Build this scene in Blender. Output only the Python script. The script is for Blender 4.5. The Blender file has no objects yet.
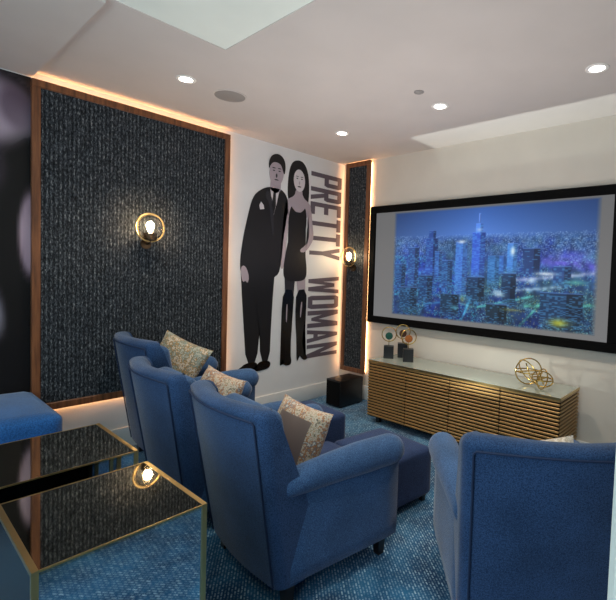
import bpy, bmesh, math, random
import numpy as np
from mathutils import Vector, Matrix
random.seed(7); np.random.seed(7)
PI = math.pi
scn = bpy.context.scene
col = scn.collection
H = 2.74

# ------------------------------------------------------------------ helpers
def srgb(h):
    h = h.lstrip('#'); v = [int(h[i:i+2], 16)/255 for i in (0, 2, 4)]
    return tuple((c/12.92 if c <= .04045 else ((c+.055)/1.055)**2.4) for c in v) + (1,)

def lin(a):
    a = np.asarray(a, float)
    return np.where(a <= .04045, a/12.92, ((a+.055)/1.055)**2.4)

def tag(o, label=None, cat=None, group=None, kind=None):
    if label: o['label'] = label
    if cat: o['category'] = cat
    if group: o['group'] = group
    if kind: o['kind'] = kind
    return o

def empty(name, loc=(0, 0, 0), rz=0, label=None, cat=None, group=None):
    o = bpy.data.objects.new(name, None); col.objects.link(o)
    o.location = loc; o.rotation_euler = (0, 0, rz); o.empty_display_size = .1
    return tag(o, label, cat, group)

def build(name, bm, m, parent=None, smooth=True, ang=35, loc=None):
    me = bpy.data.meshes.new(name)
    bmesh.ops.recalc_face_normals(bm, faces=bm.faces[:])
    bm.to_mesh(me); bm.free()
    for k in (m if isinstance(m, (list, tuple)) else [m]): me.materials.append(k)
    if smooth:
        me.shade_smooth()
        me.set_sharp_from_angle(angle=math.radians(ang))
    o = bpy.data.objects.new(name, me); col.objects.link(o)
    if loc: o.location = loc
    if parent: o.parent = parent
    return o

def struct(name, bm, m, label=None, cat=None, smooth=False):
    o = build(name, bm, m, None, smooth)
    return tag(o, label, cat, None, 'structure')

def copy_tree(o, parent=None):
    c = o.copy(); col.objects.link(c)
    c.parent = parent
    for ch in list(o.children): copy_tree(ch, c)
    return c

def BM(): return bmesh.new()

def box(bm, x0, x1, y0, y1, z0, z1, bev=0, seg=2, mi=0):
    b = bmesh.new()
    bmesh.ops.create_cube(b, size=1)
    for v in b.verts:
        v.co = Vector(((x0+x1)/2 + v.co.x*(x1-x0), (y0+y1)/2 + v.co.y*(y1-y0), (z0+z1)/2 + v.co.z*(z1-z0)))
    if bev: bmesh.ops.bevel(b, geom=b.edges[:], offset=bev, segments=seg, profile=.5, affect='EDGES')
    merge(bm, b, mi)
    return bm

def merge(bm, b, mi=0, mat=None):
    vm = {}
    for v in b.verts: vm[v] = bm.verts.new(mat @ v.co if mat is not None else v.co)
    for f in b.faces:
        try:
            g = bm.faces.new([vm[v] for v in f.verts]); g.material_index = mi if mi else f.material_index
        except ValueError: pass
    b.free()

def tube(bm, pts, r, n=8, closed=False, caps=True):
    pts = [Vector(p) for p in pts]; N = len(pts); rings = []
    rr = r if isinstance(r, (list, tuple)) else [r]*N
    up = None
    for i, p in enumerate(pts):
        a = pts[(i-1) % N] if (closed or i > 0) else p
        b = pts[(i+1) % N] if (closed or i < N-1) else p
        t = (b-a).normalized()
        if up is None:
            up = Vector((0, 0, 1)) if abs(t.z) < .9 else Vector((1, 0, 0))
        s = t.cross(up).normalized(); up = s.cross(t).normalized()
        rings.append([bm.verts.new(p + rr[i]*(math.cos(2*PI*k/n)*s + math.sin(2*PI*k/n)*up)) for k in range(n)])
    for i in range(N if closed else N-1):
        A, B = rings[i], rings[(i+1) % N]
        for k in range(n): bm.faces.new((A[k], A[(k+1) % n], B[(k+1) % n], B[k]))
    if caps and not closed:
        bm.faces.new(rings[0][::-1]); bm.faces.new(rings[-1])
    return bm

def lathe(bm, prof, n=24, mat=None, mi=0):
    b = bmesh.new(); rings = []
    for r, z in prof:
        rings.append([b.verts.new((max(r, 1e-5)*math.cos(2*PI*k/n), max(r, 1e-5)*math.sin(2*PI*k/n), z)) for k in range(n)])
    for A, B in zip(rings, rings[1:]):
        for k in range(n): b.faces.new((A[k], A[(k+1) % n], B[(k+1) % n], B[k]))
    b.faces.new(rings[0][::-1]); b.faces.new(rings[-1])
    merge(bm, b, mi, mat)
    return bm

def poly(bm, pts, d=.002, mi=0):
    """flat polygon in the (y,z) plane with a little thickness toward +x"""
    a = [bm.verts.new((0, y, z)) for y, z in pts]; b = [bm.verts.new((d, y, z)) for y, z in pts]
    n = len(pts)
    f = bm.faces.new(a[::-1]); g = bm.faces.new(b); f.material_index = g.material_index = mi
    for i in range(n):
        q = bm.faces.new((a[i], a[(i+1) % n], b[(i+1) % n], b[i])); q.material_index = mi
    bmesh.ops.triangulate(bm, faces=[f, g])
    return bm

def smoothpts(pts, it=2):
    for _ in range(it):
        out = []
        for i in range(len(pts)):
            a, b = pts[i], pts[(i+1) % len(pts)]
            out += [(a[0]*.75+b[0]*.25, a[1]*.75+b[1]*.25), (a[0]*.25+b[0]*.75, a[1]*.25+b[1]*.75)]
        pts = out
    return pts

# ------------------------------------------------------------------ materials
def mat(name, base=(.5, .5, .5, 1), rough=.6, metal=0, spec=.5, emit=None, es=0, sheen=0):
    m = bpy.data.materials.new(name); m.use_nodes = True
    b = m.node_tree.nodes['Principled BSDF']
    if isinstance(base, str): base = srgb(base)
    b.inputs['Base Color'].default_value = base
    b.inputs['Roughness'].default_value = rough
    b.inputs['Metallic'].default_value = metal
    b.inputs['Specular IOR Level'].default_value = spec
    if sheen:
        b.inputs['Sheen Weight'].default_value = sheen
        b.inputs['Sheen Roughness'].default_value = .4
    if emit:
        b.inputs['Emission Color'].default_value = srgb(emit) if isinstance(emit, str) else emit
        b.inputs['Emission Strength'].default_value = es
    return m

def N(m, t, **k):
    n = m.node_tree.nodes.new(t)
    for a, v in k.items():
        if a in n.inputs: n.inputs[a].default_value = v
        else: setattr(n, a, v)
    return n
def L(m, a, b): m.node_tree.links.new(a, b)
def bsdf(m): return m.node_tree.nodes['Principled BSDF']
def coords(m, scale=(1, 1, 1), rot=(0, 0, 0)):
    t = N(m, 'ShaderNodeTexCoord'); p = N(m, 'ShaderNodeMapping')
    p.inputs['Scale'].default_value = scale; p.inputs['Rotation'].default_value = rot
    L(m, t.outputs['Object'], p.inputs['Vector'])
    return p.outputs['Vector']
def ramp(m, fac, stops):
    r = N(m, 'ShaderNodeValToRGB'); e = r.color_ramp.elements
    while len(e) < len(stops): e.new(.5)
    for k, (p, c) in enumerate(stops):
        e[k].position = p; e[k].color = srgb(c) if isinstance(c, str) else c
    L(m, fac, r.inputs['Fac']); return r.outputs['Color']
def mix(m, fac, a, b, mode='MIX'):
    n = N(m, 'ShaderNodeMix', data_type='RGBA', blend_type=mode)
    for s, v in ((0, fac), (6, a), (7, b)):
        if hasattr(v, 'is_output'): L(m, v, n.inputs[s])
        else: n.inputs[s].default_value = v
    return n.outputs[2]
def math_(m, op, a, b=0.0):
    n = N(m, 'ShaderNodeMath', operation=op)
    for i, v in enumerate((a, b)):
        if hasattr(v, 'is_output'): L(m, v, n.inputs[i])
        else: n.inputs[i].default_value = v
    return n.outputs[0]
def noise(m, vec, scale, detail=2, rough=.5):
    n = N(m, 'ShaderNodeTexNoise'); n.inputs['Scale'].default_value = scale
    n.inputs['Detail'].default_value = detail; n.inputs['Roughness'].default_value = rough
    L(m, vec, n.inputs['Vector']); return n.outputs['Fac']
def bump(m, h, strength=.3, dist=.01):
    b = N(m, 'ShaderNodeBump'); b.inputs['Strength'].default_value = strength; b.inputs['Distance'].default_value = dist
    L(m, h, b.inputs['Height']); L(m, b.outputs['Normal'], bsdf(m).inputs['Normal'])

def paint(name, c, var=.03):
    m = mat(name, c, .75, spec=.25); v = coords(m)
    n = noise(m, v, 3, 3)
    k = srgb(c)
    a = tuple(x*(1-var) for x in k[:3])+(1,); b = tuple(min(1, x*(1+var)) for x in k[:3])+(1,)
    L(m, ramp(m, n, [(.3, a), (.7, b)]), bsdf(m).inputs['Base Color'])
    bump(m, noise(m, v, 240, 2), .06, .002)
    return m

def fabric(name, dark, light, sc=260, sheen=.25, vary=1.0):
    m = mat(name, dark, .9, spec=.15, sheen=sheen); v = coords(m)
    n = noise(m, v, sc, 2, .7); n2 = noise(m, v, 5, 3)
    c = ramp(m, n, [(.33, dark), (.66, light)])
    s = ramp(m, n2, [(.3, (.78, .78, .78, 1)), (.7, (1.12, 1.12, 1.12, 1))])
    L(m, mix(m, vary, c, s, 'MULTIPLY'), bsdf(m).inputs['Base Color'])
    bump(m, n, .35, .004)
    return m

M = {}
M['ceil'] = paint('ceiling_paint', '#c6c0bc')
M['tray'] = paint('tray_painted_light', '#e3ebe4')  # lighter tint carries the tray's brighter light in its colour
M['wall'] = paint('wall_paint', '#dcdcdc')
M['wallf'] = paint('front_wall_paint', '#cdc7bd')
M['jamb'] = paint('jamb_paint', '#b2b8b3')
M['base'] = mat('baseboard_white', '#d9dbda', .4)
M['blue'] = fabric('blue_chenille', '#223b61', '#4a6c96', 230)
M['blueshade'] = fabric('blue_chenille_shaded', '#1b3050', '#38557e', 230)  # same chenille darkened: shade on the chair backs put into the colour
M['indigo'] = fabric('indigo_ottoman_fabric', '#1b2a4b', '#33476f', 230, .15)
M['bench'] = fabric('bench_velvet', '#173f73', '#2b64a3', 160, .4)
M['pipe'] = mat('piping_navy', '#14294a', .8)
M['leg'] = mat('espresso_leg', '#17100d', .35)
M['black'] = mat('black_satin', '#0c0c0e', .35)
M['blackm'] = mat('black_velvet_frame', '#030304', .85, spec=.15)
M['brass'] = mat('brass', '#d9bb80', .3, 1)
M['gold'] = mat('gold_wire', '#d8b56a', .22, 1)
M['bronze'] = mat('dark_bronze', '#4a3c2c', .35, .9)
M['white'] = mat('white_trim', '#e8e6e2', .4)
M['grey'] = mat('grille_grey', '#8f8b88', .6)
M['led'] = mat('led_strip', '#ffb070', .5, emit=(1, .52, .22, 1), es=16)
M['bulb'] = mat('bulb_glow', '#ffe0b0', .3, emit=(1, .74, .42, 1), es=45)
M['lens'] = mat('downlight_lens', '#ffffff', .3, emit=(1, .93, .82, 1), es=14)

# wood
m = M['wood'] = mat('walnut_frame', '#6b4026', .45); v = coords(m, (14, 14, 1.2))
n = noise(m, v, 3, 4, .6)
L(m, ramp(m, n, [(.3, '#54301c'), (.7, '#8a5836')]), bsdf(m).inputs['Base Color'])
# woven wallcovering: vertical ribs with flecks
m = M['weave'] = mat('woven_wallcovering', '#20242a', .85, spec=.2); v = coords(m, (190, 190, 55))
n = noise(m, v, 1, 2, .65)
v2 = coords(m, (60, 60, 60)); n2 = noise(m, v2, 1, 2, .6)
sp_ = N(m, 'ShaderNodeSeparateXYZ'); L(m, coords(m), sp_.inputs[0])
st = math_(m, 'MULTIPLY', math_(m, 'SINE', math_(m, 'MULTIPLY', sp_.outputs[0], 2*PI/.027)), .055)
s = math_(m, 'ADD', math_(m, 'ADD', math_(m, 'MULTIPLY', n, .8), math_(m, 'MULTIPLY', n2, .25)), st)
L(m, ramp(m, s, [(.38, '#0d1013'), (.52, '#272b30'), (.64, '#4a5056'), (.76, '#8e9292')]), bsdf(m).inputs['Base Color'])
bump(m, s, .6, .006)
# carpet: blue with pale diagonal dashes
m = M['carpet'] = mat('speckled_blue_carpet', '#123f6e', .95, spec=.1, sheen=.2)
v = coords(m, (1, 1, 1), (0, 0, math.radians(38)))
br = N(m, 'ShaderNodeTexBrick'); L(m, v, br.inputs['Vector'])
br.inputs['Scale'].default_value = 1; br.inputs['Brick Width'].default_value = .030; br.inputs['Row Height'].default_value = .0145
br.inputs['Mortar Size'].default_value = .005; br.inputs['Mortar Smooth'].default_value = .5; br.offset = .5
br.inputs['Color1'].default_value = (1, 1, 1, 1); br.inputs['Color2'].default_value = (.35, .35, .35, 1); br.inputs['Mortar'].default_value = (0, 0, 0, 1)
nz = noise(m, v, 42, 2, .7); nb = noise(m, v, 3.2, 3, .6)
f = math_(m, 'MULTIPLY', br.outputs['Color'], ramp(m, nz, [(.36, (0, 0, 0, 1)), (.62, (1, 1, 1, 1))]))
basec = ramp(m, nb, [(.36, '#123a5e'), (.64, '#2d6a92')])
L(m, mix(m, math_(m, 'MULTIPLY', f, .72), basec, srgb('#c4deea')), bsdf(m).inputs['Base Color'])
bump(m, nz, .5, .006)
# smoked mirror glass
M['mirror'] = mat('grey_mirror', '#d3dbe2', .03, 1)
M['smoke'] = mat('smoked_glass_top', '#d0c9b8', .03, 1)
M['smoked'] = mat('bronze_smoked_glass', '#1d150d', .25, .3)
m = M['glasstop'] = mat('grey_green_glass_top', '#8d968d', .08, 0, .9)
# slats
M['slat'] = mat('bronze_slats', '#a98450', .4, .45)
M['slatdark'] = mat('slat_recess', '#120c07', .9)
# clear globe glass
m = M['glass'] = bpy.data.materials.new('clear_globe_glass'); m.use_nodes = True
nt = m.node_tree; nt.nodes.clear()
o_ = N(m, 'ShaderNodeOutputMaterial'); mx = N(m, 'ShaderNodeMixShader'); tr = N(m, 'ShaderNodeBsdfTransparent'); gl = N(m, 'ShaderNodeBsdfGlossy')
gl.inputs['Roughness'].default_value = .05; gl.inputs['Color'].default_value = (1, .9, .75, 1)
lw = N(m, 'ShaderNodeLayerWeight'); lw.inputs['Blend'].default_value = .35
L(m, math_(m, 'MULTIPLY', lw.outputs['Facing'], .6), mx.inputs[0]); L(m, tr.outputs[0], mx.inputs[1]); L(m, gl.outputs[0], mx.inputs[2]); L(m, mx.outputs[0], o_.inputs[0])

def pillow_mat(name, cols, sc):
    m = mat(name, cols[0], .7, spec=.3, sheen=.2); v = coords(m)
    a = noise(m, v, sc, 4, .65); b = noise(m, v, sc*4, 3, .6)
    s = math_(m, 'ADD', math_(m, 'MULTIPLY', a, .7), math_(m, 'MULTIPLY', b, .3))
    k = [(.34+.32*i/(len(cols)-1), c) for i, c in enumerate(cols)]
    L(m, ramp(m, s, k), bsdf(m).inputs['Base Color']); bump(m, b, .2, .004)
    return m
M['pilA'] = pillow_mat('orange_gold_print', ['#55585c', '#9c8d72', '#c4bfb2', '#a56c36', '#737d84', '#d3cfc4'], 18)
M['pilC'] = pillow_mat('teal_gold_print', ['#2f4644', '#c6bfac', '#6f8682', '#a07838', '#d8d3c5', '#5d4d38'], 15)
M['pilD'] = pillow_mat('cream_print', ['#cfc7b6', '#b0a48f', '#ddd8ce', '#9c8f86'], 18)
M['taupe'] = mat('taupe_satin', '#6d5f5a', .42, sheen=.3)

# ------------------------------------------------------------------ camera
f, yaw, p, r, cx, cy = 441.19782, .710203127, .0422549355, .0333491394, 369.788776, 290.981915
C = Vector((3.74, -3.815, 1.47))
fw = Vector((-math.sin(yaw)*math.cos(p), math.cos(yaw)*math.cos(p), -math.sin(p)))
rt = Vector((math.cos(yaw), math.sin(yaw), 0)); up = rt.cross(fw)
rt2 = math.cos(r)*rt + math.sin(r)*up; up2 = -math.sin(r)*rt + math.cos(r)*up
cam = bpy.data.objects.new('camera', bpy.data.cameras.new('camera')); col.objects.link(cam)
Mx = Matrix((rt2, up2, -fw)).transposed().to_4x4(); Mx.translation = C
cam.matrix_world = Mx
cam.data.sensor_width = 36; cam.data.lens = f/616*36
cam.data.shift_x = (308-cx)/616; cam.data.shift_y = (cy-300)/616
cam.data.clip_start = .05
scn.camera = cam

# ------------------------------------------------------------------ room shell
XR, YB = 4.7, -5.6
struct('floor', box(BM(), -.1, XR, YB, .1, -.1, 0), M['carpet'], 'blue carpet with pale woven flecks', 'floor')
b = BM()
tx, ty, tz = 1.345, -2.395, H+.004
def quad(bm, *ps): bm.faces.new([bm.verts.new(q) for q in ps])
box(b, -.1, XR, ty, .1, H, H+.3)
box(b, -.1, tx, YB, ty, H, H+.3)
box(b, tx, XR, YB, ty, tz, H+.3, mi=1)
struct('ceiling', b, [M['ceil'], M['tray']], 'plain pale ceiling with recessed tray, its light painted in', 'ceiling')
struct('wall_left', box(BM(), -.1, 0, YB, .1, 0, H), M['wall'], 'pale left wall carrying the mural decals', 'wall')
struct('wall_front', box(BM(), 0, XR, 0, .1, 0, H), M['wallf'], 'pale front wall behind the projection screen', 'wall')
struct('wall_right', box(BM(), XR, XR+.1, YB, .1, 0, H), M['wallf'], 'right wall', 'wall')
struct('wall_back', box(BM(), 0, XR, YB-.1, YB, 0, H), M['wallf'], 'rear wall', 'wall')
struct('wall_entry', box(BM(), 3.68, XR, -3.5, -3.44, 0, H, .004, 1), M['jamb'], 'pale wall end at the right edge of the view', 'wall')
def baseboard(name, x0, x1, y0, y1):
    bm = BM(); box(bm, x0, x1, y0, y1, 0, .165, .006, 2)
    return struct(name, bm, M['base'], 'white painted baseboard', 'baseboard', True)
baseboard('baseboard_left', 0, .016, YB, -.016)
baseboard('baseboard_front', 0, XR, -.016, 0)
# slim soffit step at the left rear of the ceiling
struct('trim_1', box(BM(), 0, tx, YB, -3.03, H-.03, H), M['ceil'], 'shallow ceiling drop above the dark mural', 'trim')

# ------------------------------------------------------------------ framed upholstered panels with LED back light
def panel(name, label, w, h, depth, fw_, strips, led_key='led'):
    """local: spans x 0..w, z 0..h, wall at y=0, faces -y"""
    root = empty(name, label=label, cat='wall panel')
    g = .022
    for nm, (x0, x1, z0, z1) in (('frame_rail', (0, w, h-fw_, h)), ('frame_rail', (0, w, 0, fw_)),
                                 ('frame_stile', (0, fw_, fw_, h-fw_)), ('frame_stile', (w-fw_, w, fw_, h-fw_))):
        build(nm, box(BM(), x0, x1, -depth, -g, z0, z1, .003, 1), M['wood'], root)
    build('woven_field', box(BM(), fw_-.002, w-fw_+.002, -depth+.015, -g, fw_-.002, h-fw_+.002), M['weave'], root, False)
    build('mounting_batten', box(BM(), .05, w-.05, -g, 0, .1, h-.1), M['leg'], root, False)
    for s in strips:
        e = .012
        x0, x1, z0, z1 = {'T': (.02, w-.02, h-e-.01, h-.01), 'B': (.02, w-.02, .01, e+.01), 'L': (.01, e+.01, .02, h-.02), 'R': (w-e-.01, w-.01, .02, h-.02)}[s]
        build('led_strip', box(BM(), x0, x1, -g, -.006, z0, z1), M['led'], root, False)
    return root
pl = panel('upholstered_wall_panel', 'wide dark woven panel in a walnut frame with warm glow around its edges, on the left wall', 1.485, 2.265, .055, .05, 'TBR')
pl.rotation_euler = (0, 0, PI/2); pl.location = (0, -3.045, .425)
pn = panel('upholstered_wall_panel', 'narrow tall dark woven panel in a walnut frame between lettering and projection screen', .375, 2.43, .055, .05, 'TLR')
pn.location = (.075, 0, .30)

# ------------------------------------------------------------------ dark mural left of the panel
def painted(name, W_, H_, fn, nx, ny, m, parent=None):
    """grid in local x (0..W) z (0..H) facing -y, vertex colours from fn(u,v) arrays"""
    us = np.linspace(0, 1, nx); vs = np.linspace(0, 1, ny)
    U, V = np.meshgrid(us, vs)
    co = np.stack([U*W_, np.zeros_like(U), V*H_], -1).reshape(-1, 3)
    idx = np.arange(nx*ny).reshape(ny, nx)
    q = np.stack([idx[:-1, :-1], idx[:-1, 1:], idx[1:, 1:], idx[1:, :-1]], -1).reshape(-1, 4)
    me = bpy.data.meshes.new(name)
    me.from_pydata(co.tolist(), [], q.tolist())
    a = me.color_attributes.new('paint', 'FLOAT_COLOR', 'POINT')
    rgb = lin(np.clip(fn(U, V), 0, 1))
    buf = np.ones((nx*ny, 4), np.float32); buf[:, :3] = rgb.reshape(-1, 3)
    a.data.foreach_set('color', buf.ravel())
    me.materials.append(m)
    o = bpy.data.objects.new(name, me); col.objects.link(o)
    if parent: o.parent = parent
    return o

m = M['muralpaint'] = mat('mural_print', '#111111', .5, spec=.3)
at = N(m, 'ShaderNodeAttribute', attribute_name='paint'); L(m, at.outputs['Color'], bsdf(m).inputs['Base Color'])

def mural_fn(U, V):
    z = V*2.6; y = U*1.9      # y: 0 far left .. 1.9 right edge
    img = np.zeros(U.shape+(3,)) + np.array([.055, .045, .05])
    def blob(cy_, cz_, ry, rz, rot, c, k=1.0, soft=.35):
        dy, dz = y-cy_, z-cz_
        a = dy*math.cos(rot)+dz*math.sin(rot); b_ = -dy*math.sin(rot)+dz*math.cos(rot)
        d = np.sqrt((a/ry)**2+(b_/rz)**2)
        w = np.clip((1+soft-d)/(2*soft), 0, 1)*k
        w = w*w*(3-2*w)
        img[:] = img*(1-w[..., None]) + np.array(c)*w[..., None]
    sh = .06*np.sin(z*9+y*7)+.05*np.sin(y*13-z*5)
    blob(1.60, 2.30, .33, .24, .5, (.64, .58, .64))
    blob(1.83, 2.36, .10, .16, .4, (.40, .34, .40), .8)
    blob(1.60, 1.95, .16, .22, 0, (.42, .37, .44), .7)
    blob(1.90, 1.52, .065, .30, 0, (.72, .62, .68), .95, .25)
    blob(1.60, 1.10, .12, .30, .3, (.70, .68, .76))
    blob(1.2, 1.3, .3, .5, .6, (.45, .42, .48), .8)
    blob(.7, 1.9, .35, .4, 0, (.5, .46, .52), .8)
    blob(.5, .9, .2, .5, -.4, (.35, .32, .38), .8)
    img += (sh*(img.mean(-1) > .2))[..., None]
    return img
mu = painted('abstract_mural', 1.925, 2.53, mural_fn, 120, 160, M['muralpaint'])
mu.rotation_euler = (0, 0, PI/2); mu.location = (.006, -4.965, .172)
tag(mu, 'near-black wall print with blurred pale lilac shapes, at the far left edge', 'mural')

# ------------------------------------------------------------------ decals on the left wall: two standing figures and lettering
M['ink'] = mat('decal_black', '#0d0c10', .5); M['ink2'] = mat('decal_charcoal', '#24232a', .5)
M['gloss'] = mat('decal_gloss_black', '#0a0a0d', .25); M['skin'] = mat('decal_lilac_grey_skin', '#a89ba3', .6)
M['pale'] = mat('decal_pale', '#cfc8cc', .6); M['letter'] = mat('decal_purple_grey', '#5d545e', .6)
def decal(name, pts, m, parent, x, sm=2):
    o = build(name, poly(BM(), smoothpts(pts, sm) if sm else pts, .0015), m, parent, False)
    o.location.x = x; return o
FIG = {}
# everything in (y, z) on the wall plane x=0
man = empty('suited_man_wall_decal', (0, 0, 0), 0, 'printed man in a dark suit, left figure on the pale wall', 'wall decal')
wom = empty('woman_wall_decal', (0, 0, 0), 0, 'printed long-haired woman in a dark dress and boots, right figure on the pale wall', 'wall decal')
def oval(cy_, cz_, ry, rz, rot=0, n=28):
    return [(cy_+ry*math.cos(a)*math.cos(rot)-rz*math.sin(a)*math.sin(rot), cz_+ry*math.cos(a)*math.sin(rot)+rz*math.sin(a)*math.cos(rot)) for a in np.linspace(0, 2*PI, n+1)[:-1]]
X1, X2, X3, X4 = .002, .0038, .0056, .0074
# man: upright, slight lean to the right, arms down
decal('trousers', [(-1.395, 1.62), (-1.385, 1.30), (-1.345, .92), (-1.315, .52), (-1.185, .50), (-1.165, .95), (-1.145, .52), (-1.03, .50), (-1.02, .95), (-1.0, 1.35), (-.975, 1.62)], M['ink'], man, X1, 1)
decal('shoe', [(-1.18, .53), (-1.32, .53), (-1.38, .49), (-1.44, .465), (-1.43, .435), (-1.30, .43), (-1.18, .45)], M['gloss'], man, X2)
decal('shoe', [(-1.02, .52), (-1.15, .53), (-1.20, .48), (-1.24, .455), (-1.22, .43), (-1.10, .43), (-1.02, .45)], M['gloss'], man, X2)
decal('suit_jacket', [(-1.10, 2.30), (-1.20, 2.25), (-1.28, 2.17), (-1.33, 1.98), (-1.38, 1.75), (-1.41, 1.50), (-1.38, 1.40), (-1.18, 1.37), (-.95, 1.38), (-.91, 1.55), (-.89, 1.80), (-.85, 2.02), (-.835, 2.17), (-.87, 2.26), (-.96, 2.31)], M['ink'], man, X2, 2)
decal('lapel', [(-1.10, 2.28), (-1.14, 2.20), (-1.08, 2.14), (-1.05, 1.90), (-1.02, 1.78), (-1.02, 1.95), (-1.03, 2.16)], M['ink2'], man, X3, 1)
decal('shirt', [(-1.075, 2.30), (-1.05, 2.16), (-1.025, 2.02), (-.985, 2.16), (-.955, 2.30)], M['pale'], man, X3, 0)
decal('tie', [(-1.035, 2.25), (-1.045, 2.12), (-1.025, 2.03), (-1.0, 2.12), (-1.005, 2.25)], M['ink'], man, X4, 0)
decal('neck', [(-1.07, 2.38), (-1.075, 2.28), (-1.01, 2.24), (-.945, 2.28), (-.94, 2.38)], M['skin'], man, X3, 0)
decal('pocket_square', [(-1.20, 2.10), (-1.18, 2.14), (-1.15, 2.11), (-1.14, 2.07), (-1.19, 2.06)], M['pale'], man, X3, 0)
decal('face', oval(-1.0, 2.455, .088, .135, -.08), M['skin'], man, X4, 0)
decal('hair', [(-1.095, 2.47), (-1.10, 2.56), (-1.06, 2.63), (-.98, 2.655), (-.91, 2.62), (-.885, 2.54), (-.90, 2.44), (-.925, 2.50), (-.95, 2.555), (-1.03, 2.565), (-1.075, 2.53)], M['ink'], man, .009, 2)
for q in ((-1.035, 2.475), (-.965, 2.478)):
    decal('eye', oval(q[0], q[1], .014, .006), M['ink2'], man, .009, 0); decal('eyebrow', oval(q[0], q[1]+.026, .022, .005), M['ink'], man, .009, 0)
decal('mouth', oval(-1.0, 2.385, .026, .006), M['ink2'], man, .009, 0)
decal('nose', oval(-1.0, 2.428, .010, .022), M['ink2'], man, .0085, 0)
decal('hand', [(-1.395, 1.48), (-1.36, 1.50), (-1.325, 1.46), (-1.30, 1.38), (-1.315, 1.32), (-1.34, 1.35), (-1.37, 1.33), (-1.39, 1.40)], M['skin'], man, X3, 1)
# woman: frontal, arms relaxed, dress and tall plain boots
decal('hair', [(-.70, 2.65), (-.79, 2.62), (-.835, 2.52), (-.85, 2.36), (-.845, 2.22), (-.80, 2.14), (-.74, 2.22), (-.66, 2.22), (-.60, 2.10), (-.555, 2.20), (-.55, 2.40), (-.575, 2.55), (-.63, 2.63)], M['ink'], wom, X1, 2)
decal('shoulders', [(-.74, 2.34), (-.75, 2.26), (-.86, 2.21), (-.885, 2.12), (-.84, 2.05), (-.70, 2.0), (-.56, 2.05), (-.515, 2.12), (-.53, 2.20), (-.645, 2.26), (-.65, 2.34)], M['skin'], wom, X2, 2)
decal('arm', [(-.885, 2.14), (-.83, 2.12), (-.83, 1.92), (-.85, 1.72), (-.87, 1.52), (-.90, 1.46), (-.925, 1.52), (-.92, 1.72), (-.90, 1.95)], M['skin'], wom, X2, 2)
decal('arm', [(-.515, 2.14), (-.57, 2.12), (-.57, 1.95), (-.53, 1.84), (-.60, 1.73), (-.66, 1.70), (-.66, 1.66), (-.58, 1.67), (-.48, 1.80), (-.475, 1.88), (-.50, 2.0)], M['skin'], wom, .0092, 2)
decal('dress', [(-.80, 2.16), (-.77, 2.11), (-.70, 2.08), (-.63, 2.11), (-.60, 2.16), (-.575, 2.0), (-.605, 1.82), (-.585, 1.64), (-.555, 1.46), (-.575, 1.36), (-.72, 1.34), (-.87, 1.36), (-.885, 1.48), (-.855, 1.66), (-.815, 1.82), (-.835, 2.0)], M['ink'], wom, X3, 2)
decal('leg', [(-.86, 1.38), (-.72, 1.38), (-.735, 1.20), (-.85, 1.20)], M['ink2'], wom, X2, 0)
decal('leg', [(-.70, 1.38), (-.575, 1.38), (-.57, 1.20), (-.675, 1.20)], M['skin'], wom, X2, 0)
decal('boot', [(-.875, 1.26), (-.725, 1.25), (-.745, .95), (-.765, .68), (-.76, .56), (-.74, .47), (-.76, .435), (-.84, .44), (-.86, .52), (-.885, .45), (-.90, .45), (-.885, .66), (-.895, .95)], M['gloss'], wom, X3, 1)
decal('boot', [(-.70, 1.25), (-.55, 1.26), (-.55, .98), (-.60, .70), (-.585, .60), (-.52, .50), (-.515, .47), (-.58, .465), (-.64, .54), (-.655, .47), (-.67, .47), (-.675, .66), (-.705, .95)], M['gloss'], wom, X3, 1)
decal('boot_sheen', [(-.83, 1.10), (-.815, 1.10), (-.82, .90), (-.835, .92)], M['skin'], wom, X4, 1)
decal('boot_sheen', [(-.63, 1.12), (-.61, 1.12), (-.625, .95), (-.64, .95)], M['skin'], wom, X4, 1)
decal('face', oval(-.695, 2.43, .078, .118, .06), M['pale'], wom, X3, 0)
decal('hair_parting', [(-.785, 2.42), (-.775, 2.53), (-.72, 2.575), (-.66, 2.57), (-.615, 2.50), (-.61, 2.40), (-.59, 2.46), (-.605, 2.58), (-.69, 2.63), (-.79, 2.57)], M['ink'], wom, X4, 1)
for q in ((-.727, 2.45), (-.663, 2.45)):
    decal('eye', oval(q[0], q[1], .013, .006), M['ink2'], wom, X4, 0); decal('eyebrow', oval(q[0], q[1]+.022, .019, .004), M['ink2'], wom, X4, 0)
decal('mouth', oval(-.695, 2.365, .024, .007), M['ink2'], wom, X4, 0)
decal('nose', oval(-.695, 2.405, .008, .018), M['skin'], wom, X4, 0)

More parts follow.
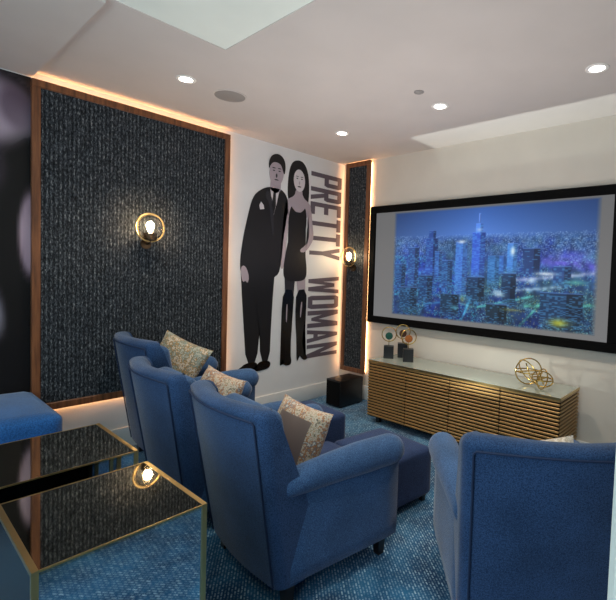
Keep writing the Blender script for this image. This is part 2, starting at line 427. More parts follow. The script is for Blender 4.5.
# lettering
def R_(x0, y0, x1, y1): return [(x0, y0), (x1, y0), (x1, y1), (x0, y1)]
GL = {'P': [R_(0, 0, .34, 1), R_(.34, .86, .9, 1), R_(.34, .42, .9, .56), [(.66, .45), (.9, .42), (1, .52), (1, .9), (.9, 1), (.66, .95)]],
      'E': [R_(0, 0, .34, 1), R_(.34, .86, .95, 1), R_(.34, .43, .88, .57), R_(.34, 0, .95, .14)],
      'T': [R_(0, .86, 1, 1), R_(.33, 0, .67, .86)],
      'Y': [[(0, 1), (.33, 1), (.66, .42), (.34, .42)], [(.67, 1), (1, 1), (.66, .42), (.34, .42)], R_(.34, 0, .66, .43)],
      'W': [[(0, 1), (.23, 1), (.38, 0), (.17, 0)], [(.40, .85), (.56, .85), (.38, 0), (.2, 0)], [(.44, .85), (.60, .85), (.8, 0), (.62, 0)], [(.77, 1), (1, 1), (.83, 0), (.62, 0)]],
      'O': [[(0, .1), (.1, 0), (.34, .08), (.34, .92), (.1, 1), (0, .9)], [(.66, .08), (.9, 0), (1, .1), (1, .9), (.9, 1), (.66, .92)], R_(.1, .86, .9, 1), R_(.1, 0, .9, .14)],
      'M': [R_(0, 0, .26, 1), R_(.74, 0, 1, 1), [(.0, 1), (.27, 1), (.58, .12), (.42, .12)], [(.73, 1), (1, 1), (.58, .12), (.42, .12)]],
      'A': [[(0, 0), (.31, 0), (.62, 1), (.36, 1)], [(.69, 0), (1, 0), (.64, 1), (.38, 1)], R_(.25, .2, .75, .34)],
      'N': [R_(0, 0, .29, 1), R_(.71, 0, 1, 1), [(0, 1), (.3, 1), (1, 0), (.7, 0)]]}
GL['R'] = GL['P'] + [[(.36, .44), (.68, .44), (1, 0), (.66, 0)]]
b = BM(); YL, YR_ = -.525, -.045
for word, z0, z1 in (('PRETTY', 2.57, 1.575), ('WOMAN', 1.405, .455)):
    wd = {'W': 1.3, 'M': 1.25}; tot = sum(wd.get(c, 1) for c in word); gap = .022
    z = z0
    for c in word:
        wz = (z0-z1)*wd.get(c, 1)/tot
        for q, pg in enumerate(GL[c]):
            poly(b, [(YL+py*(YR_-YL), z-px*(wz-gap)) for px, py in pg], .0010+.0001*q)
        z -= wz
lt = build('wall_lettering', b, M['letter'], None, False); lt.location.x = .002
tag(lt, 'tall purple-grey words PRETTY WOMAN reading downward on the pale wall', 'lettering')

# ------------------------------------------------------------------ projection screen
sx0, sx1, sz0, sz1 = .465, 3.0, .91, 2.205
scr = empty('projection_screen', (0, 0, 0), 0, 'wide black-framed projection screen showing a blue night city, on the front wall', 'screen')
fb = .075
for nm, a in (('frame_rail', (sx0, sx1, sz1-fb, sz1)), ('frame_rail', (sx0, sx1, sz0, sz0+fb)),
              ('frame_stile', (sx0, sx0+fb, sz0+fb, sz1-fb)), ('frame_stile', (sx1-fb, sx1, sz0+fb, sz1-fb))):
    build(nm, box(BM(), a[0], a[1], -.045, -.001, a[2], a[3], .004, 1), M['blackm'], scr)
m = M['screen'] = mat('projected_picture', '#8d8f96', .6, spec=.2)
at = N(m, 'ShaderNodeAttribute', attribute_name='paint'); L(m, at.outputs['Color'], bsdf(m).inputs['Emission Color'])
bsdf(m).inputs['Emission Strength'].default_value = .9; bsdf(m).inputs['Base Color'].default_value = (.022, .022, .022, 1); bsdf(m).inputs['Specular IOR Level'].default_value = .05
def smooth_noise(ny, nx, cells, seed):
    g = np.random.RandomState(seed).rand(cells[0]+2, cells[1]+2)
    yy = np.linspace(0, cells[0], ny); xx = np.linspace(0, cells[1], nx)
    y0 = yy.astype(int); x0 = xx.astype(int); fy = (yy-y0)[:, None]; fx = (xx-x0)[None]
    fy = fy*fy*(3-2*fy); fx = fx*fx*(3-2*fx)
    return (g[y0][:, x0]*(1-fy)*(1-fx)+g[y0+1][:, x0]*fy*(1-fx)+g[y0][:, x0+1]*(1-fy)*fx+g[y0+1][:, x0+1]*fy*fx)
def blur(a, n=1):
    for _ in range(n):
        p = np.pad(a, ((1, 1), (1, 1), (0, 0)), 'edge')
        a = (p[1:-1, 1:-1]*2+p[:-2, 1:-1]+p[2:, 1:-1]+p[1:-1, :-2]+p[1:-1, 2:])/6
    return a
def city_fn(U, V):
    ny, nx = U.shape; R = np.random.RandomState(11)
    X = U; T = 1-V                               # T: 0 top .. 1 bottom
    img = np.zeros((ny, nx, 3))
    gn = smooth_noise(ny, nx, (14, 26), 3); g2 = smooth_noise(ny, nx, (5, 8), 4); g3 = smooth_noise(ny, nx, (40, 70), 6)
    k = np.clip(T/.25, 0, 1)[..., None]
    edge = (1-.35*np.abs(X-.5)*2)[..., None]
    sky = (np.array([.20, .36, .66])*(1-k)+np.array([.33, .52, .86])*k)*edge
    dark = np.stack([.10+.10*gn, .20+.16*gn, .38+.26*g2], -1)*(.75+.5*g3[..., None])
    dark *= (1-.35*np.clip((T-.6)/.4, 0, 1))[..., None]
    w = np.clip((T-.235)/.07, 0, 1)[..., None]
    img = sky*(1-w)+dark*w
    band = np.exp(-((T-.33)/.11)**2)
    sp = R.rand(ny, nx); lit = (sp > 1-.22*band*(.4+.9*g2)) & (T > .235)
    img[lit] = img[lit]*.2+np.array([.68, .82, 1.0])*.8
    sp = R.rand(ny, nx); gl = smooth_noise(ny, nx, (18, 30), 9)
    lit = (sp > .84) & (T > .42) & (gl > .42)
    cs = np.stack([.30+.3*gl*(X > .5), .62+.3*gl, .88+0*gl], -1)
    img[lit] = img[lit]*.2+cs[lit]*.85
    sp = R.rand(ny, nx); lit = (sp > .985) & (T > .55); img[lit] = np.array([.95, .9, .5])
    for (x0, y0, x1, y1, wd, c, kk) in [(.42, .98, .50, .62, .006, (.35, .8, 1), .7), (.58, .72, .86, .66, .008, (.75, .9, 1), .6), (.66, .62, .98, .55, .009, (.85, .88, 1), .6),
                                        (.50, .86, .75, .74, .006, (.4, .9, .85), .6), (.70, .98, .80, .76, .006, (.4, .9, .7), .5), (.05, .78, .3, .70, .005, (.3, .75, .95), .45),
                                        (.30, .80, .47, .86, .005, (.5, .85, .9), .5), (.72, .82, .99, .78, .007, (.45, .95, .8), .5), (.1, .9, .35, .83, .005, (.3, .7, .9), .45),
                                        (.60, .80, .95, .92, .005, (.5, .8, .9), .4), (.03, .6, .28, .56, .005, (.4, .75, 1), .4), (.80, .46, .98, .50, .025, (.6, .45, 1), .4)]:
        dx, dy = x1-x0, y1-y0; q = np.clip(((X-x0)*dx+(T-y0)*dy)/(dx*dx+dy*dy), 0, 1)
        d = np.hypot(X-x0-q*dx, (T-y0-q*dy)*.55)
        a = (kk*np.exp(-(d/wd)**2)*(.4+.9*g3))[..., None]
        img[:] = img*(1-a)+np.array(c)*a
    B = [(.10, .165, .34, .80, (.14, .26, .48), .30), (.205, .275, .26, .74, (.13, .24, .52), .28), (.222, .262, .19, .28, (.13, .24, .50), .15),
         (.29, .36, .46, .74, (.12, .26, .46), .4), (.26, .30, .38, .66, (.17, .32, .58), .4), (.54, .60, .42, .70, (.14, .34, .54), .45),
         (.375, .435, .30, .80, (.20, .38, .68), .55), (.460, .525, .22, .70, (.16, .30, .70), .45), (.475, .512, .145, .24, (.30, .48, .88), .4), (.488, .498, .06, .15, (.40, .55, .9), .1),
         (.02, .085, .50, .80, (.11, .23, .42), .35), (.63, .675, .32, .60, (.22, .44, .74), .55), (.70, .775, .36, .60, (.11, .19, .36), .14), (.595, .625, .42, .6, (.15, .32, .6), .5),
         (.17, .25, .60, .90, (.09, .20, .36), .35), (.44, .53, .60, .84, (.08, .17, .28), .2), (.61, .675, .56, .86, (.08, .16, .27), .22), (.83, .90, .50, .66, (.13, .24, .44), .35),
         (.78, .95, .70, .97, (.09, .18, .30), .34), (.05, .16, .72, .99, (.09, .2, .33), .34), (.30, .40, .76, .98, (.08, .17, .26), .25), (.54, .64, .82, 1.0, (.08, .15, .21), .12)]
    ii = np.broadcast_to(np.arange(ny)[:, None], (ny, nx)); jj = np.broadcast_to(np.arange(nx)[None], (ny, nx))
    wr = R.rand(ny//2+2, nx//5+2)
    for x0, x1, a, b_, c, l in B:
        mk = (X >= x0) & (X <= x1) & (T >= a) & (T <= b_)
        xm = x0+.62*(x1-x0)
        base = np.array(c)*np.where(X < xm, 1.15, .72)[..., None]
        fade = np.clip((b_-T)/(.35*(b_-a)), 0, 1)[..., None]*.92
        img[mk] = (img*(1-fade)+base*fade)[mk]
        wl = mk & (wr[ii//2, jj//5] < l) & (ii % 2 == 0) & (T > a+.015)
        img[wl] = img[wl]*.35+np.array([.38, .72, .98])*.65
        ed = mk & (np.abs(T-a) < .006); img[ed] = img[ed]*.5+np.array([.45, .65, 1])*.5
    def glow(x, y, rx, ry, c, kk):
        a = (kk*np.exp(-((X-x)/rx)**2-((T-y)/ry)**2))[..., None]
        img[:] = img*(1-a)+np.array(c)*a
    glow(.405, .30, .020, .014, (.92, .97, 1), .85); glow(.493, .20, .014, .014, (.75, .85, 1), .6); glow(.655, .385, .010, .035, (.95, 1, 1), .9)
    glow(.86, .93, .035, .03, (.85, .85, .2), .7); glow(.66, .86, .04, .012, (.8, .75, .25), .4); glow(.42, .80, .014, .03, (.7, .75, .3), .4)
    glow(.60, .74, .025, .022, (.85, .97, 1), .7); glow(.8, .56, .04, .014, (.95, .97, 1), .75); glow(.74, .62, .02, .02, (.9, 1, 1), .6); glow(.92, .62, .04, .02, (.5, 1, .85), .45); glow(.38, .88, .02, .02, (.45, .85, .95), .5)
    glow(.9, .42, .07, .04, (.5, .45, 1), .35); glow(.22, .55, .06, .03, (.3, .5, 1), .3); glow(.45, .45, .10, .15, (.30, .45, 1), .22); glow(.62, .5, .12, .12, (.35, .6, 1), .2)
    img = blur(img, 1)
    return np.clip(img*1.08-.02, 0, 1)*.93+np.array([.46, .50, .56])*.07
W_, H_ = sx1-sx0-2*fb, sz1-sz0-2*fb
px0, px1, pz0, pz1 = .105, .965, .03, .995
def screen_fn(U, V):
    ny, nx = U.shape
    out = np.zeros((ny, nx, 3))+np.array([.425, .425, .43]) + .05*(1-V[..., None])
    iu = np.where((U[0] >= px0) & (U[0] <= px1))[0]; iv = np.where((V[:, 0] >= pz0) & (V[:, 0] <= pz1))[0]
    u = np.linspace(0, 1, len(iu)); v = np.linspace(0, 1, len(iv))
    c = city_fn(*np.meshgrid(u, v))
    e = np.minimum.reduce([u[None]+0*v[:, None], 1-u[None]+0*v[:, None], v[:, None]+0*u[None], 1-v[:, None]+0*u[None]])
    e = np.clip(e/.02, 0, 1)[..., None]
    bg = out[iv[0]:iv[-1]+1, iu[0]:iu[-1]+1]
    out[iv[0]:iv[-1]+1, iu[0]:iu[-1]+1] = bg*(1-e)+c*e
    return out
so = painted('screen_surface', W_, H_, screen_fn, 520, 270, M['screen'], scr)
so.location = (sx0+fb, -.018, sz0+fb)

# ------------------------------------------------------------------ slatted media cabinet
cx0, cx1, cyf, cyb, cz0, cz1 = .94, 2.76, -.546, -.09, .055, .615
cab = empty('media_cabinet', ((cx0+cx1)/2, (cyf+cyb)/2, 0), 0, 'long low bronze cabinet with horizontally slatted doors and glass top below the screen', 'cabinet')
w2, d2 = (cx1-cx0)/2, (cyb-cyf)/2
build('carcass', box(BM(), -w2+.012, w2-.012, -d2+.022, d2, cz0+.01, cz1-.012), M['slatdark'], cab, False)
build('glass_top', box(BM(), -w2, w2, -d2, d2, cz1-.012, cz1, .002, 1), M['glasstop'], cab)
b = BM(); box(b, -w2-.002, w2+.002, -d2-.003, -d2+.001, cz1-.016, cz1+.001); box(b, w2-.001, w2+.003, -d2, d2, cz1-.016, cz1+.001); box(b, -w2-.003, -w2+.001, -d2, d2, cz1-.016, cz1+.001)
build('brass_edge_trim', b, M['brass'], cab, False)
ns = 19; zh = (cz1-.018-cz0-.006)/ns
def slats(x0, x1, y0, y1):
    bm = BM()
    for k in range(ns):
        z = cz0+.006+k*zh
        box(bm, x0, x1, y0, y1, z+zh*.42, z+zh, .003, 1)
    return bm
dw = 2*w2/4
for k in range(4):
    x0 = -w2+k*dw
    d = build('door', slats(x0+.003, x0+dw-.003, -d2, -d2+.014), M['slat'], cab)
    d_ = build('door_backing', box(BM(), x0+.004, x0+dw-.004, -d2+.0135, -d2+.021, cz0+.006, cz1-.02), M['slatdark'], d, False)
for s in (-1, 1):
    build('side_panel', slats(min(s*w2, s*(w2-.014)), max(s*w2, s*(w2-.014)), -d2+.02, d2), M['slat'], cab)
for sx in (-1, 1):
    for sy in (-1, 1):
        build('leg', box(BM(), sx*(w2-.1)-.02, sx*(w2-.1)+.02, sy*(d2-.07)-.02, sy*(d2-.07)+.02, 0, cz0+.012, .003, 1), M['black'], cab)

# ring sculptures on black blocks
M['agate_g'] = pillow_mat('green_agate', ['#0d2f2c', '#1f5a4e', '#14403a', '#2e7a66'], 30)
M['agate_b'] = pillow_mat('brown_agate', ['#1d1512', '#5a3a2a', '#2c1c16', '#7d5840'], 30)
M['agate_o'] = pillow_mat('amber_agate', ['#6e3818', '#b86f35', '#8a4a20', '#c98a4d'], 30)
def ring_sculpture(x, y, hgt, mt, label):
    t = empty('ring_sculpture', (x, y, cz1), math.radians(38), label, 'sculpture', 'ring sculptures on the cabinet')
    build('base_block', box(BM(), -.05, .05, -.04, .04, 0, hgt, .003, 1), M['black'], t)
    zc = hgt+.115
    build('stem', tube(BM(), [(0, 0, hgt), (0, 0, zc-.04)], .004), M['gold'], t)
    build('ring', tube(BM(), [(.072*math.cos(a), 0, zc+.072*math.sin(a)) for a in np.linspace(0, 2*PI, 41)[:-1]], .0048, 8, True), M['gold'], t)
    b = BM(); lathe(b, [(.02, -.008), (.036, -.006), (.038, 0), (.036, .006), (.02, .008)], 24, Matrix.Translation((0, 0, zc-.018)) @ Matrix.Rotation(PI/2, 4, 'X'))
    build('stone_disc', b, mt, t)
    return t
ring_sculpture(1.02, -.33, .125, M['agate_g'], 'gold ring sculpture with dark green stone on black block, left of three on the cabinet')
ring_sculpture(1.085, -.185, .145, M['agate_b'], 'tallest gold ring sculpture with dark brown stone, middle of three on the cabinet')
ring_sculpture(1.255, -.32, .125, M['agate_o'], 'gold ring sculpture with amber orange stone on black block, right of three on the cabinet')

def wire_orb(x, y, R_, label, rot):
    t = empty('wire_orb', (x, y, cz1+R_+.005), rot, label, 'sculpture', 'gold wire orbs on the cabinet')
    for k, e in enumerate([(0, 0, 0), (PI/2, 0, .3), (1.0, .5, 1.9)]):
        q = Matrix.Rotation(e[2], 4, 'Z') @ Matrix.Rotation(e[1], 4, 'Y') @ Matrix.Rotation(e[0], 4, 'X')
        pts = [q @ Vector((R_*.98*math.cos(a), R_*.98*math.sin(a), 0)) for a in np.linspace(0, 2*PI, 37)[:-1]]
        build('wire_hoop', tube(BM(), pts, .005, 8, True), M['gold'], t)
    b = BM()
    for a in (0.2, PI/2+.2):
        tube(b, [(-R_*.95*math.cos(a), 0, -R_*.95*math.sin(a)*.6), (R_*.95*math.cos(a), R_*.2, R_*.95*math.sin(a)*.6)], .0055, 6)
    build('cross_rod', b, M['gold'], t)
    return t
wire_orb(2.44, -.33, .105, 'larger gold wire orb, left of two touching orbs on the cabinet', .4)
wire_orb(2.575, -.40, .078, 'smaller gold wire orb, right of two touching orbs on the cabinet', 1.1)

# subwoofer box
sb = empty('subwoofer', (.385, -.285, 0), 0, 'matte black speaker box on the carpet under the narrow panel', 'speaker')
build('cabinet_shell', box(BM(), -.11, .11, -.18, .18, .012, .295, .006, 2), M['black'], sb)
build('grille', box(BM(), -.1, .1, -.186, -.178, .025, .28, .003, 1), M['blackm'], sb)
for sx in (-1, 1):
    for sy in (-1, 1): build('foot', box(BM(), sx*.08-.015, sx*.08+.015, sy*.14-.015, sy*.14+.015, 0, .014), M['black'], sb)

# ------------------------------------------------------------------ sconces
def sconce(label):
    """local: wall at y=0, faces -y, origin at ring centre"""
    t = empty('wall_sconce', label=label, cat='wall lamp', group='wall sconces')
    b = BM(); lathe(b, [(.03, 0), (.042, .002), (.042, .012), (.03, .016)], 24, Matrix.Translation((0, 0, -.125)) @ Matrix.Rotation(PI/2, 4, 'X'))
    build('back_plate', b, M['bronze'], t)
    build('arm', tube(BM(), [(0, -.012, -.125), (0, -.05, -.128), (0, -.085, -.118), (0, -.085, -.09)], .008), M['bronze'], t)
    b = BM(); lathe(b, [(.02, -.1), (.046, -.096), (.05, -.08), (.05, -.045), (.044, -.045), (.042, -.08), (.02, -.085)], 24, Matrix.Translation((0, -.085, 0)))
    build('cup_holder', b, M['bronze'], t)
    b = BM(); lathe(b, [(.10*math.sin(a), -.10*math.cos(a)) for a in np.linspace(.5, PI-.02, 18)], 28, Matrix.Translation((0, -.085, .0)))
    build('glass_globe', b, M['glass'], t)
    pts = [(.109*math.cos(a), -.085, .109*math.sin(a)) for a in np.linspace(0, 2*PI, 49)[:-1]]
    build('ring', tube(BM(), pts, .0062, 8, True), M['brass'], t)
    b = BM(); lathe(b, [(.008, -.07), (.012, -.055), (.012, -.045), (.024, -.018), (.03, .006), (.024, .028), (.008, .038)], 20, Matrix.Translation((0, -.085, .01)))
    build('bulb', b, M['bulb'], t)
    return t
s1 = sconce('round glass wall lamp with brass ring on the wide dark panel')
s1.rotation_euler = (0, 0, PI/2); s1.location = (.042, -2.30, 1.765)
s2 = copy_tree(s1); s2['label'] = 'round glass wall lamp with brass ring on the narrow dark panel'
s2.rotation_euler = (0, 0, 0); s2.location = (.235, -.042, 1.64)

# ------------------------------------------------------------------ ceiling fittings
def downlight(x, y, label):
    t = empty('downlight', (x, y, H), 0, label, 'ceiling light', 'recessed downlights')
    b = BM(); lathe(b, [(.042, -.004), (.05, -.008), (.062, -.006), (.066, -.001), (.042, -.001)], 28)
    build('trim_ring', b, M['white'], t)
    b = BM(); lathe(b, [(.001, -.005), (.043, -.005), (.043, -.001), (.001, -.001)], 24)
    build('lens', b, M['lens'], t)
    return t
DL = [(.766, -2.344, 'recessed round downlight over the wide dark panel, beside the ceiling speaker'), (.829, -.895, 'recessed round downlight nearest the corner with the narrow panel'),
      (1.90, -.935, 'recessed round downlight beside the small grey ceiling cap, above the screen'), (2.977, -.905, 'recessed round downlight at the far right of the ceiling')]
for x, y, l in DL: downlight(x, y, l)
b = BM(); lathe(b, [(.001, -.006), (.10, -.006), (.115, -.003), (.12, 0), (.001, 0)], 36)
spk = empty('ceiling_speaker', (.75, -2.0, H), 0, 'round grey grille speaker flush in the ceiling', 'speaker')
build('grille', b, M['grey'], spk)
b = BM(); lathe(b, [(.112, -.004), (.122, -.004), (.122, 0), (.112, 0)], 36); build('rim', b, M['ceil'], spk)
b = BM(); lathe(b, [(.001, -.012), (.018, -.012), (.022, -.008), (.035, -.004), (.035, 0), (.001, 0)], 20)
tag(build('ceiling_sprinkler_cap', b, M['grey'], None, loc=(1.918, -1.24, H)), 'small round grey sprinkler cap on the ceiling', 'sprinkler')

# ------------------------------------------------------------------ armchair
def back_shell(scale=1):
    """barrel back: rear panel with forward wings. levels x ring of outer/inner pairs"""
    bm = BM(); n = 40
    def ring(z):
        k = (z-.09)/(.92-.09)                 # 0 base .. 1 top
        w = .318+.03*k                        # half width
        yr = -.345-.14*k          # rear ends
        yf = -.21-.19*max(0, (k-.45)/.55)       # front of wings
        r_ = .055; t = .115-.03*k; bu = .02+.035*k
        pts = []
        def path(off):
            W = w-off; Y = yr+off*1.15; rr = max(.02, r_-off*.6)
            P = [(-W, yf)]
            m_ = 7
            for i in range(6): P.append((-W, yf+(Y+rr-yf)*(i+1)/6))
            for i in range(1, m_): a = PI+ (PI/2)*i/m_; P.append((-W+rr+rr*math.cos(a), Y+rr+rr*math.sin(a)))
            for i in range(13): P.append((-W+rr+(2*W-2*rr)*i/12, Y-bu*math.sin(PI*i/12)))
            for i in range(1, m_): a = 1.5*PI+(PI/2)*i/m_; P.append((W-rr+rr*math.cos(a), Y+rr+rr*math.sin(a)))
            for i in range(6): P.append((W, Y+rr+(yf-Y-rr)*i/6))
            P.append((W, yf))
            return P
        return path(0), path(t)
    zs = list(np.linspace(.11, .855, 12))
    levels = []
    for z in zs: levels.append((ring(z), 0, z))
    for a in (25, 50, 75, 90): levels.append((ring(.89), a, .855))
    rows = []
    for (o, i_), a, z in levels:
        s = math.radians(a); A, B = [], []
        for q, (po, pi_) in enumerate(zip(o, i_)):
            mid = ((po[0]+pi_[0])/2, (po[1]+pi_[1])/2)
            kx = .55*(1-math.cos(s))
            arch = .012*math.sin(PI*q/(len(o)-1))*(z-.09)/.78
            zz = z+.04*math.sin(s)+arch
            A.append(bm.verts.new((po[0]+(mid[0]-po[0])*kx*1.5, po[1]+(mid[1]-po[1])*kx*1.5, zz)))
            B.append(bm.verts.new((pi_[0]+(mid[0]-pi_[0])*kx*1.5, pi_[1]+(mid[1]-pi_[1])*kx*1.5, zz)))
        rows.append((A, B))
    for (A0, B0), (A1, B1) in zip(rows, rows[1:]):
        for q in range(len(A0)-1):
            bm.faces.new((A0[q], A0[q+1], A1[q+1], A1[q])); bm.faces.new((B0[q+1], B0[q], B1[q], B1[q+1]))
        bm.faces.new((A0[0], A1[0], B1[0], B0[0])); bm.faces.new((A0[-1], B0[-1], B1[-1], A1[-1]))
    A, B = rows[-1]
    for q in range(len(A)-1): bm.faces.new((A[q], A[q+1], B[q+1], B[q]))
    A, B = rows[0]
    for q in range(len(A)-1): bm.faces.new((A[q+1], A[q], B[q], B[q+1]))
    return bm

def soft_box(x0, x1, y0, y1, z0, z1, crown=.03, bev=.035, n=10, side=0.0):
    """upholstered block: rounded edges and crowned top"""
    bm = BM()
    b = bmesh.new(); bmesh.ops.create_cube(b, size=1)
    bmesh.ops.subdivide_edges(b, edges=b.edges[:], cuts=n, use_grid_fill=True)
    sx, sy, sz = (x1-x0)/2, (y1-y0)/2, (z1-z0)/2
    for v in b.verts:
        q = Vector((v.co.x*2*sx, v.co.y*2*sy, v.co.z*2*sz))
        c = Vector((max(-(sx-bev), min(sx-bev, q.x)), max(-(sy-bev), min(sy-bev, q.y)), max(-(sz-bev), min(sz-bev, q.z))))
        d = q-c
        if d.length > 1e-9:
            m_ = max(abs(d.x), abs(d.y), abs(d.z)); q = c + d.normalized()*m_
        u, w = q.x/sx, q.y/sy
        if q.z > 0: q.z += crown*(1-u*u)*(1-w*w)
        if side:
            h = q.z/sz
            q.x *= 1+side*(1-h*h)*(1-w*w); q.y *= 1+side*(1-h*h)*(1-u*u)
        v.co = Vector(((x0+x1)/2, (y0+y1)/2, (z0+z1)/2))+q
    merge(bm, b); return bm

def arm_mesh(s):
    bm = BM()
    x0, x1 = sorted((s*.265, s*.335))
    merge(bm, soft_box(x0, x1, -.30, .345, .115, .60, 0, .018, 6))
    # rolled top with rounded nose
    pts, rad = [], []
    for k in range(26):
        u = k/25; y = -.35+.725*u
        pts.append((s*.300, y, .550+.015*u+.010*math.sin(PI*u)))
        e = (u-.88)/.12
        g = (.06-u)/.06; rad.append((.056+.021*min(1, u*1.6))*(math.sqrt(max(.1, 1-.9*g*g)) if g > 0 else 1 if e < 0 else math.sqrt(max(.12, 1-.88*e*e))))
    tube(bm, pts, rad, 20)
    for v in bm.verts:                       # arms splay outward toward the front
        v.co.x += s*(-.012+.044*(v.co.y+.345)/.70)
    return bm

def piping(bm):
    def P(u, z):                                  # point just outside the curved rear of the backrest
        k = (z-.09)/.83; w = .318+.03*k; yr = -.345-.14*k; bu = .02+.035*k
        return (u*(w-.035), yr-bu*math.cos(PI/2*u)-.002, z)
    pts = [P(-1, z) for z in np.linspace(.12, .85, 14)] + [P(u, .86+.01*math.cos(PI/2*u)) for u in np.linspace(-.97, .97, 15)] + [P(1, z) for z in np.linspace(.85, .12, 14)]
    return tube(bm, pts, .0045, 6)

def make_chair(label):
    t = empty('armchair', (0, 0, 0), 0, label, 'armchair', 'blue armchairs')
    sh = build('backrest', back_shell(), M['blueshade'], t, True, 50)
    build('piping', piping(BM()), M['pipe'], sh)
    for s in (-1, 1): build('arm', arm_mesh(s), M['blue'], t, True, 60)
    build('seat_base', soft_box(-.29, .29, -.30, .335, .115, .30, 0, .02, 6), M['blue'], t)
    build('seat_cushion', soft_box(-.25, .25, -.22, .375, .30, .435, .035, .045, 12), M['indigo'], t, True, 60)
    b = soft_box(-.222, .222, -.075, .075, -.23, .23, 0, .05, 12, .06)
    bmesh.ops.rotate(b, verts=b.verts[:], cent=(0, 0, 0), matrix=Matrix.Rotation(math.radians(11), 3, 'X'))
    bmesh.ops.translate(b, verts=b.verts[:], vec=(0, -.30, .615))
    build('back_cushion', b, M['blue'], t, True, 60)
    for sx in (-1, 1):
        for sy in (-.28, .29):
            b = BM(); lathe(b, [(.026, 0), (.036, .125)], 4, Matrix.Translation((sx*.285, sy, 0)) @ Matrix.Rotation(PI/4, 4, 'Z'))
            build('leg', b, M['leg'], t, False)
    return t
chA = make_chair('blue armchair in the foreground centre, beside the mirrored table, holding a taupe pillow')
chA.location = (2.025, -2.305, 0); chA.rotation_euler.z = -math.radians(5)
def chair_at(label, x, y, deg):
    c = copy_tree(chA); c['label'] = label; c.location = (x, y, 0); c.rotation_euler.z = math.radians(deg); return c
chB = chair_at('blue armchair second from the left wall, between two other armchairs', 1.225, -2.285, -4)
chC = chair_at('blue armchair closest to the left wall in front of the wide dark panel', .450, -2.095, -2); chC.scale.z = 1.06; chC.scale.x = .98; chB.scale.x = .975
chD = chair_at('blue armchair at right with its back to the view, partly hidden by the wall end', 3.005, -1.855, 37)

# pillows
def pillow(name, w, h, t_, front, back, label, loc, rot):
    bm = BM(); n = 16
    g = {}
    for side in (1, -1):
        for i in range(n+1):
            for j in range(n+1):
                u, v = i/n*2-1, j/n*2-1
                edge = (i in (0, n) or j in (0, n))
                if edge and side == -1: g[(side, i, j)] = g[(1, i, j)]; continue
                k = max(0, (1-u**2)*(1-v**2))**.42
                pin = 1-.07*(1-abs(u)**2)*abs(v)**3; pin2 = 1-.07*(1-abs(v)**2)*abs(u)**3
                wr_ = .006*math.sin(u*9+v*4)*(1-abs(u))*(1-abs(v))
                g[(side, i, j)] = bm.verts.new((u*w/2*pin2, side*(-t_/2*k)-wr_, v*h/2*pin))
    for side in (1, -1):
        for i in range(n):
            for j in range(n):
                q = [g[(side, i, j)], g[(side, i+1, j)], g[(side, i+1, j+1)], g[(side, i, j+1)]]
                fc = bm.faces.new(q if side == 1 else q[::-1]); uc, vc = (i+.5)/n*2-1, (j+.5)/n*2-1
                fc.material_index = 0 if (side == 1 and max(abs(uc), abs(vc)) < .66) else 1
    o = build(name, bm, [front, back], None, True, 80)
    o.location = loc; o.rotation_euler = rot
    return tag(o, label, 'pillow')

rd = math.radians
pillow('throw_pillow', .39, .39, .15, M['taupe'], M['pilA'], 'taupe throw pillow with patterned orange-gold border on the foreground centre armchair', (1.965, -2.315, .575), (rd(-22), rd(4), rd(0)))
pillow('throw_pillow', .42, .42, .15, M['pilA'], M['pilA'], 'orange and cream patterned throw pillow on the second armchair from the left wall', (1.10, -2.29, .575), (rd(-24), rd(6), rd(4)))
pillow('throw_pillow', .46, .46, .15, M['pilC'], M['pilC'], 'teal and gold patterned throw pillow on the armchair closest to the left wall', (.295, -2.165, .67), (rd(-24), rd(18), rd(26)))
pillow('throw_pillow', .42, .42, .15, M['pilD'], M['pilD'], 'cream patterned throw pillow peeking over the armchair at right', (3.10, -2.0, .585), (rd(-20), rd(-7), rd(37)))

# ottomans
def make_ottoman(label):
    t = empty('ottoman', (0, 0, 0), 0, label, 'ottoman', 'blue ottomans')
    build('body', soft_box(-.245, .245, -.225, .225, .045, .355, .018, .03, 12), M['indigo'], t, True, 60)
    for sx in (-1, 1):
        for sy in (-1, 1):
            b = BM(); lathe(b, [(.02, 0), (.028, .055)], 4, Matrix.Translation((sx*.2, sy*.18, 0)) @ Matrix.Rotation(PI/4, 4, 'Z'))
            build('leg', b, M['leg'], t, False)
    return t
oA = make_ottoman('dark blue square ottoman in front of the foreground centre armchair'); oA.location = (1.975, -1.585, 0); oA.rotation_euler.z = -math.radians(6)
oB = copy_tree(oA); oB['label'] = 'dark blue square ottoman farther back, toward the black speaker box'; oB.location = (1.12, -1.50, 0); oB.rotation_euler.z = -math.radians(6)

# bench at the far left
bn = empty('upholstered_bench', (.40, -3.40, 0), 0, 'bright blue upholstered bench against the dark mural at far left', 'bench')
build('cushion', soft_box(-.35, .385, -.50, .36, .36, .595, .03, .05, 14), M['bench'], bn, True, 60)
build('base', soft_box(-.34, .35, -.49, .35, .08, .37, 0, .02, 6), M['bench'], bn, True, 60)
for sx in (-1, 1):
    for sy in (-.43, .3):
        b = BM(); lathe(b, [(.022, 0), (.03, .09)], 4, Matrix.Translation((sx*.29, sy, 0)) @ Matrix.Rotation(PI/4, 4, 'Z')); build('leg', b, M['leg'], bn, False)

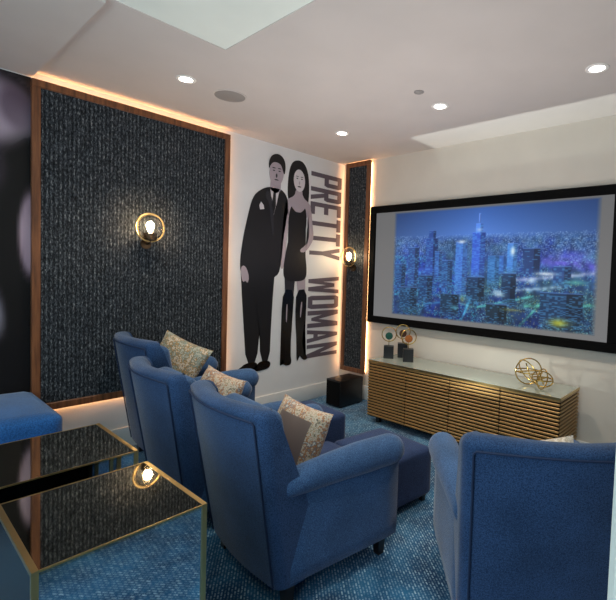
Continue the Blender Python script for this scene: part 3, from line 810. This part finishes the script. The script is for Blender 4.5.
# mirrored tables with brass edges
TH = .775
def make_table(label, hx, hy):
    t = empty('side_table', (0, 0, 0), 0, label, 'table', 'mirrored side tables')
    build('glass_top', box(BM(), -hx+.002, hx-.002, -hy+.014, hy-.014, TH-.012, TH), M['smoke'], t, False)
    for s in (-1, 1):
        # side slab of smoked glass in a brass edge frame
        y0, y1 = sorted((s*hy, s*(hy-.014)))
        f_ = build('side_frame', BM_frame(hx, y0, y1), M['brass'], t)
        build('side_glass', box(BM(), -hx+.012, hx-.012, y0+.003, y1-.003, .012, TH-.01), M['smoked'], f_, False)
    for s in (-1, 1):
        x0, x1 = sorted((s*(hx-.004), s*(hx-.012)))
        build('mirror_panel', box(BM(), x0, x1, -hy+.014, hy-.014, .01, TH-.013), M['mirror'], t, False)
        x0, x1 = sorted((s*hx, s*(hx-.004)))
        b = BM(); box(b, x0, x1, -hy+.014, hy-.014, TH-.004, TH+.0005)
        build('edge_trim', b, M['brass'], t, False)
    return t
def BM_frame(hx, y0, y1):
    b = BM(); e = .010
    box(b, -hx, hx, y0, y1, TH-e, TH+.001); box(b, -hx, hx, y0, y1, 0, e)
    box(b, -hx, -hx+e, y0, y1, e, TH-e); box(b, hx-e, hx, y0, y1, e, TH-e)
    return b
t1 = make_table('nearer square mirrored table with brass edges, reflecting carpet and lamp', .205, .21); t1.location = (2.36, -3.36, 0); t1.rotation_euler.z = 0
t2 = copy_tree(t1); t2['label'] = 'farther smoked-glass topped table with brass edges, beside the bright blue bench'; t2.location = (1.835, -3.345, 0); t2.rotation_euler.z = 0

# ------------------------------------------------------------------ lights
def light(name, kind, loc, energy, color=(1, 1, 1), **k):
    d = bpy.data.lights.new(name, kind); d.energy = energy; d.color = color
    for a, v in k.items():
        if hasattr(d, a): setattr(d, a, v)
    o = bpy.data.objects.new(name, d); col.objects.link(o); o.location = loc
    return o
def aim(o, tgt):
    o.rotation_euler = (Vector(tgt)-o.location).to_track_quat('-Z', 'Y').to_euler()
for x, y, _ in DL:
    light('downlight_lamp', 'SPOT', (x, y, H-.02), 56, (1, .86, .70), spot_size=math.radians(105), spot_blend=.7, shadow_soft_size=.04)
# unseen rest of the room: more downlights toward the rear
for x, y in ((1.9, -2.6), (3.0, -2.4)):
    light('downlight_lamp', 'SPOT', (x, y, H-.02), 30, (1, .9, .78), spot_size=math.radians(115), spot_blend=.8, shadow_soft_size=.05)
light('sconce_lamp', 'POINT', (.135, -2.30, 1.775), 24, (1, .66, .40), shadow_soft_size=.03)
light('sconce_lamp', 'POINT', (.235, -.135, 1.65), 10, (1, .70, .42), shadow_soft_size=.03)
# unseen fill lamps added out of view: ambient, left wall, ceiling tray
a = light('hall_fill', 'AREA', (3.2, -5.3, 2.0), 34, (.80, .92, 1), size=1.8); aim(a, (1.6, -1.2, .9))
a = light('left_wall_fill', 'AREA', (3.3, -5.2, 1.5), 24, (.66, .86, 1), size=1.2); aim(a, (0, -1.0, .7))  # added cool fill, tints the lower left wall
a = light('tray_fill', 'AREA', (2.6, -4.5, 2.0), 18, (.86, 1, .95), size=.9); a.rotation_euler = (PI, 0, 0)  # added up-facing fill without a fitting, brightens the tray
# added point lamp, masked by direction, standing in for
# light bounced off the glossy cabinet top: a crisp patch over the top of the screen and the ceiling edge
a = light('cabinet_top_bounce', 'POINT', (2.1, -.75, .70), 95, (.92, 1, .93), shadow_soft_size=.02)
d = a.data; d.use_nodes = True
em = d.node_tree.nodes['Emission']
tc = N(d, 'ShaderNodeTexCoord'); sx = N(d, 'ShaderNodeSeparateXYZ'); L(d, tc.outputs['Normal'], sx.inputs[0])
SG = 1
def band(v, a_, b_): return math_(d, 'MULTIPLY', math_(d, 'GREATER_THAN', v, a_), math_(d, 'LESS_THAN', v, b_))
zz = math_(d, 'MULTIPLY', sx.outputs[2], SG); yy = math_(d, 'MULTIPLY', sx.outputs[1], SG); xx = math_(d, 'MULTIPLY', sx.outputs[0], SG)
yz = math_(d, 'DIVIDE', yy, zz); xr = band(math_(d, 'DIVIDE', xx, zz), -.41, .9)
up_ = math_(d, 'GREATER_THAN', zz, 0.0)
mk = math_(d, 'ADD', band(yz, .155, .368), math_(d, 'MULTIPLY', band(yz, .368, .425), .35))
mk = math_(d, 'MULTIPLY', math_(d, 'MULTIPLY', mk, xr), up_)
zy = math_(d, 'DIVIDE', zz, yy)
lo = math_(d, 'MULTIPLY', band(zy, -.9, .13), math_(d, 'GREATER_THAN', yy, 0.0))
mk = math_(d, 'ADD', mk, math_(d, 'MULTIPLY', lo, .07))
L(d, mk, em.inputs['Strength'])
# unseen up-facing fill added mid-room in place of bounce toward the ceiling
a = light('ceiling_bounce_fill', 'AREA', (2.0, -1.6, 1.25), 26, (1, .90, .84), shape='RECTANGLE', size=2.6, size_y=1.8); a.rotation_euler = (PI, 0, 0)

w = bpy.data.worlds.new('world'); scn.world = w; w.use_nodes = True
w.node_tree.nodes['Background'].inputs[0].default_value = (.6, .7, .85, 1); w.node_tree.nodes['Background'].inputs[1].default_value = .3
scn.view_settings.view_transform = 'Standard'
scn.view_settings.exposure = 0
scn.cycles.max_bounces = 8
scn.cycles.use_denoising = True
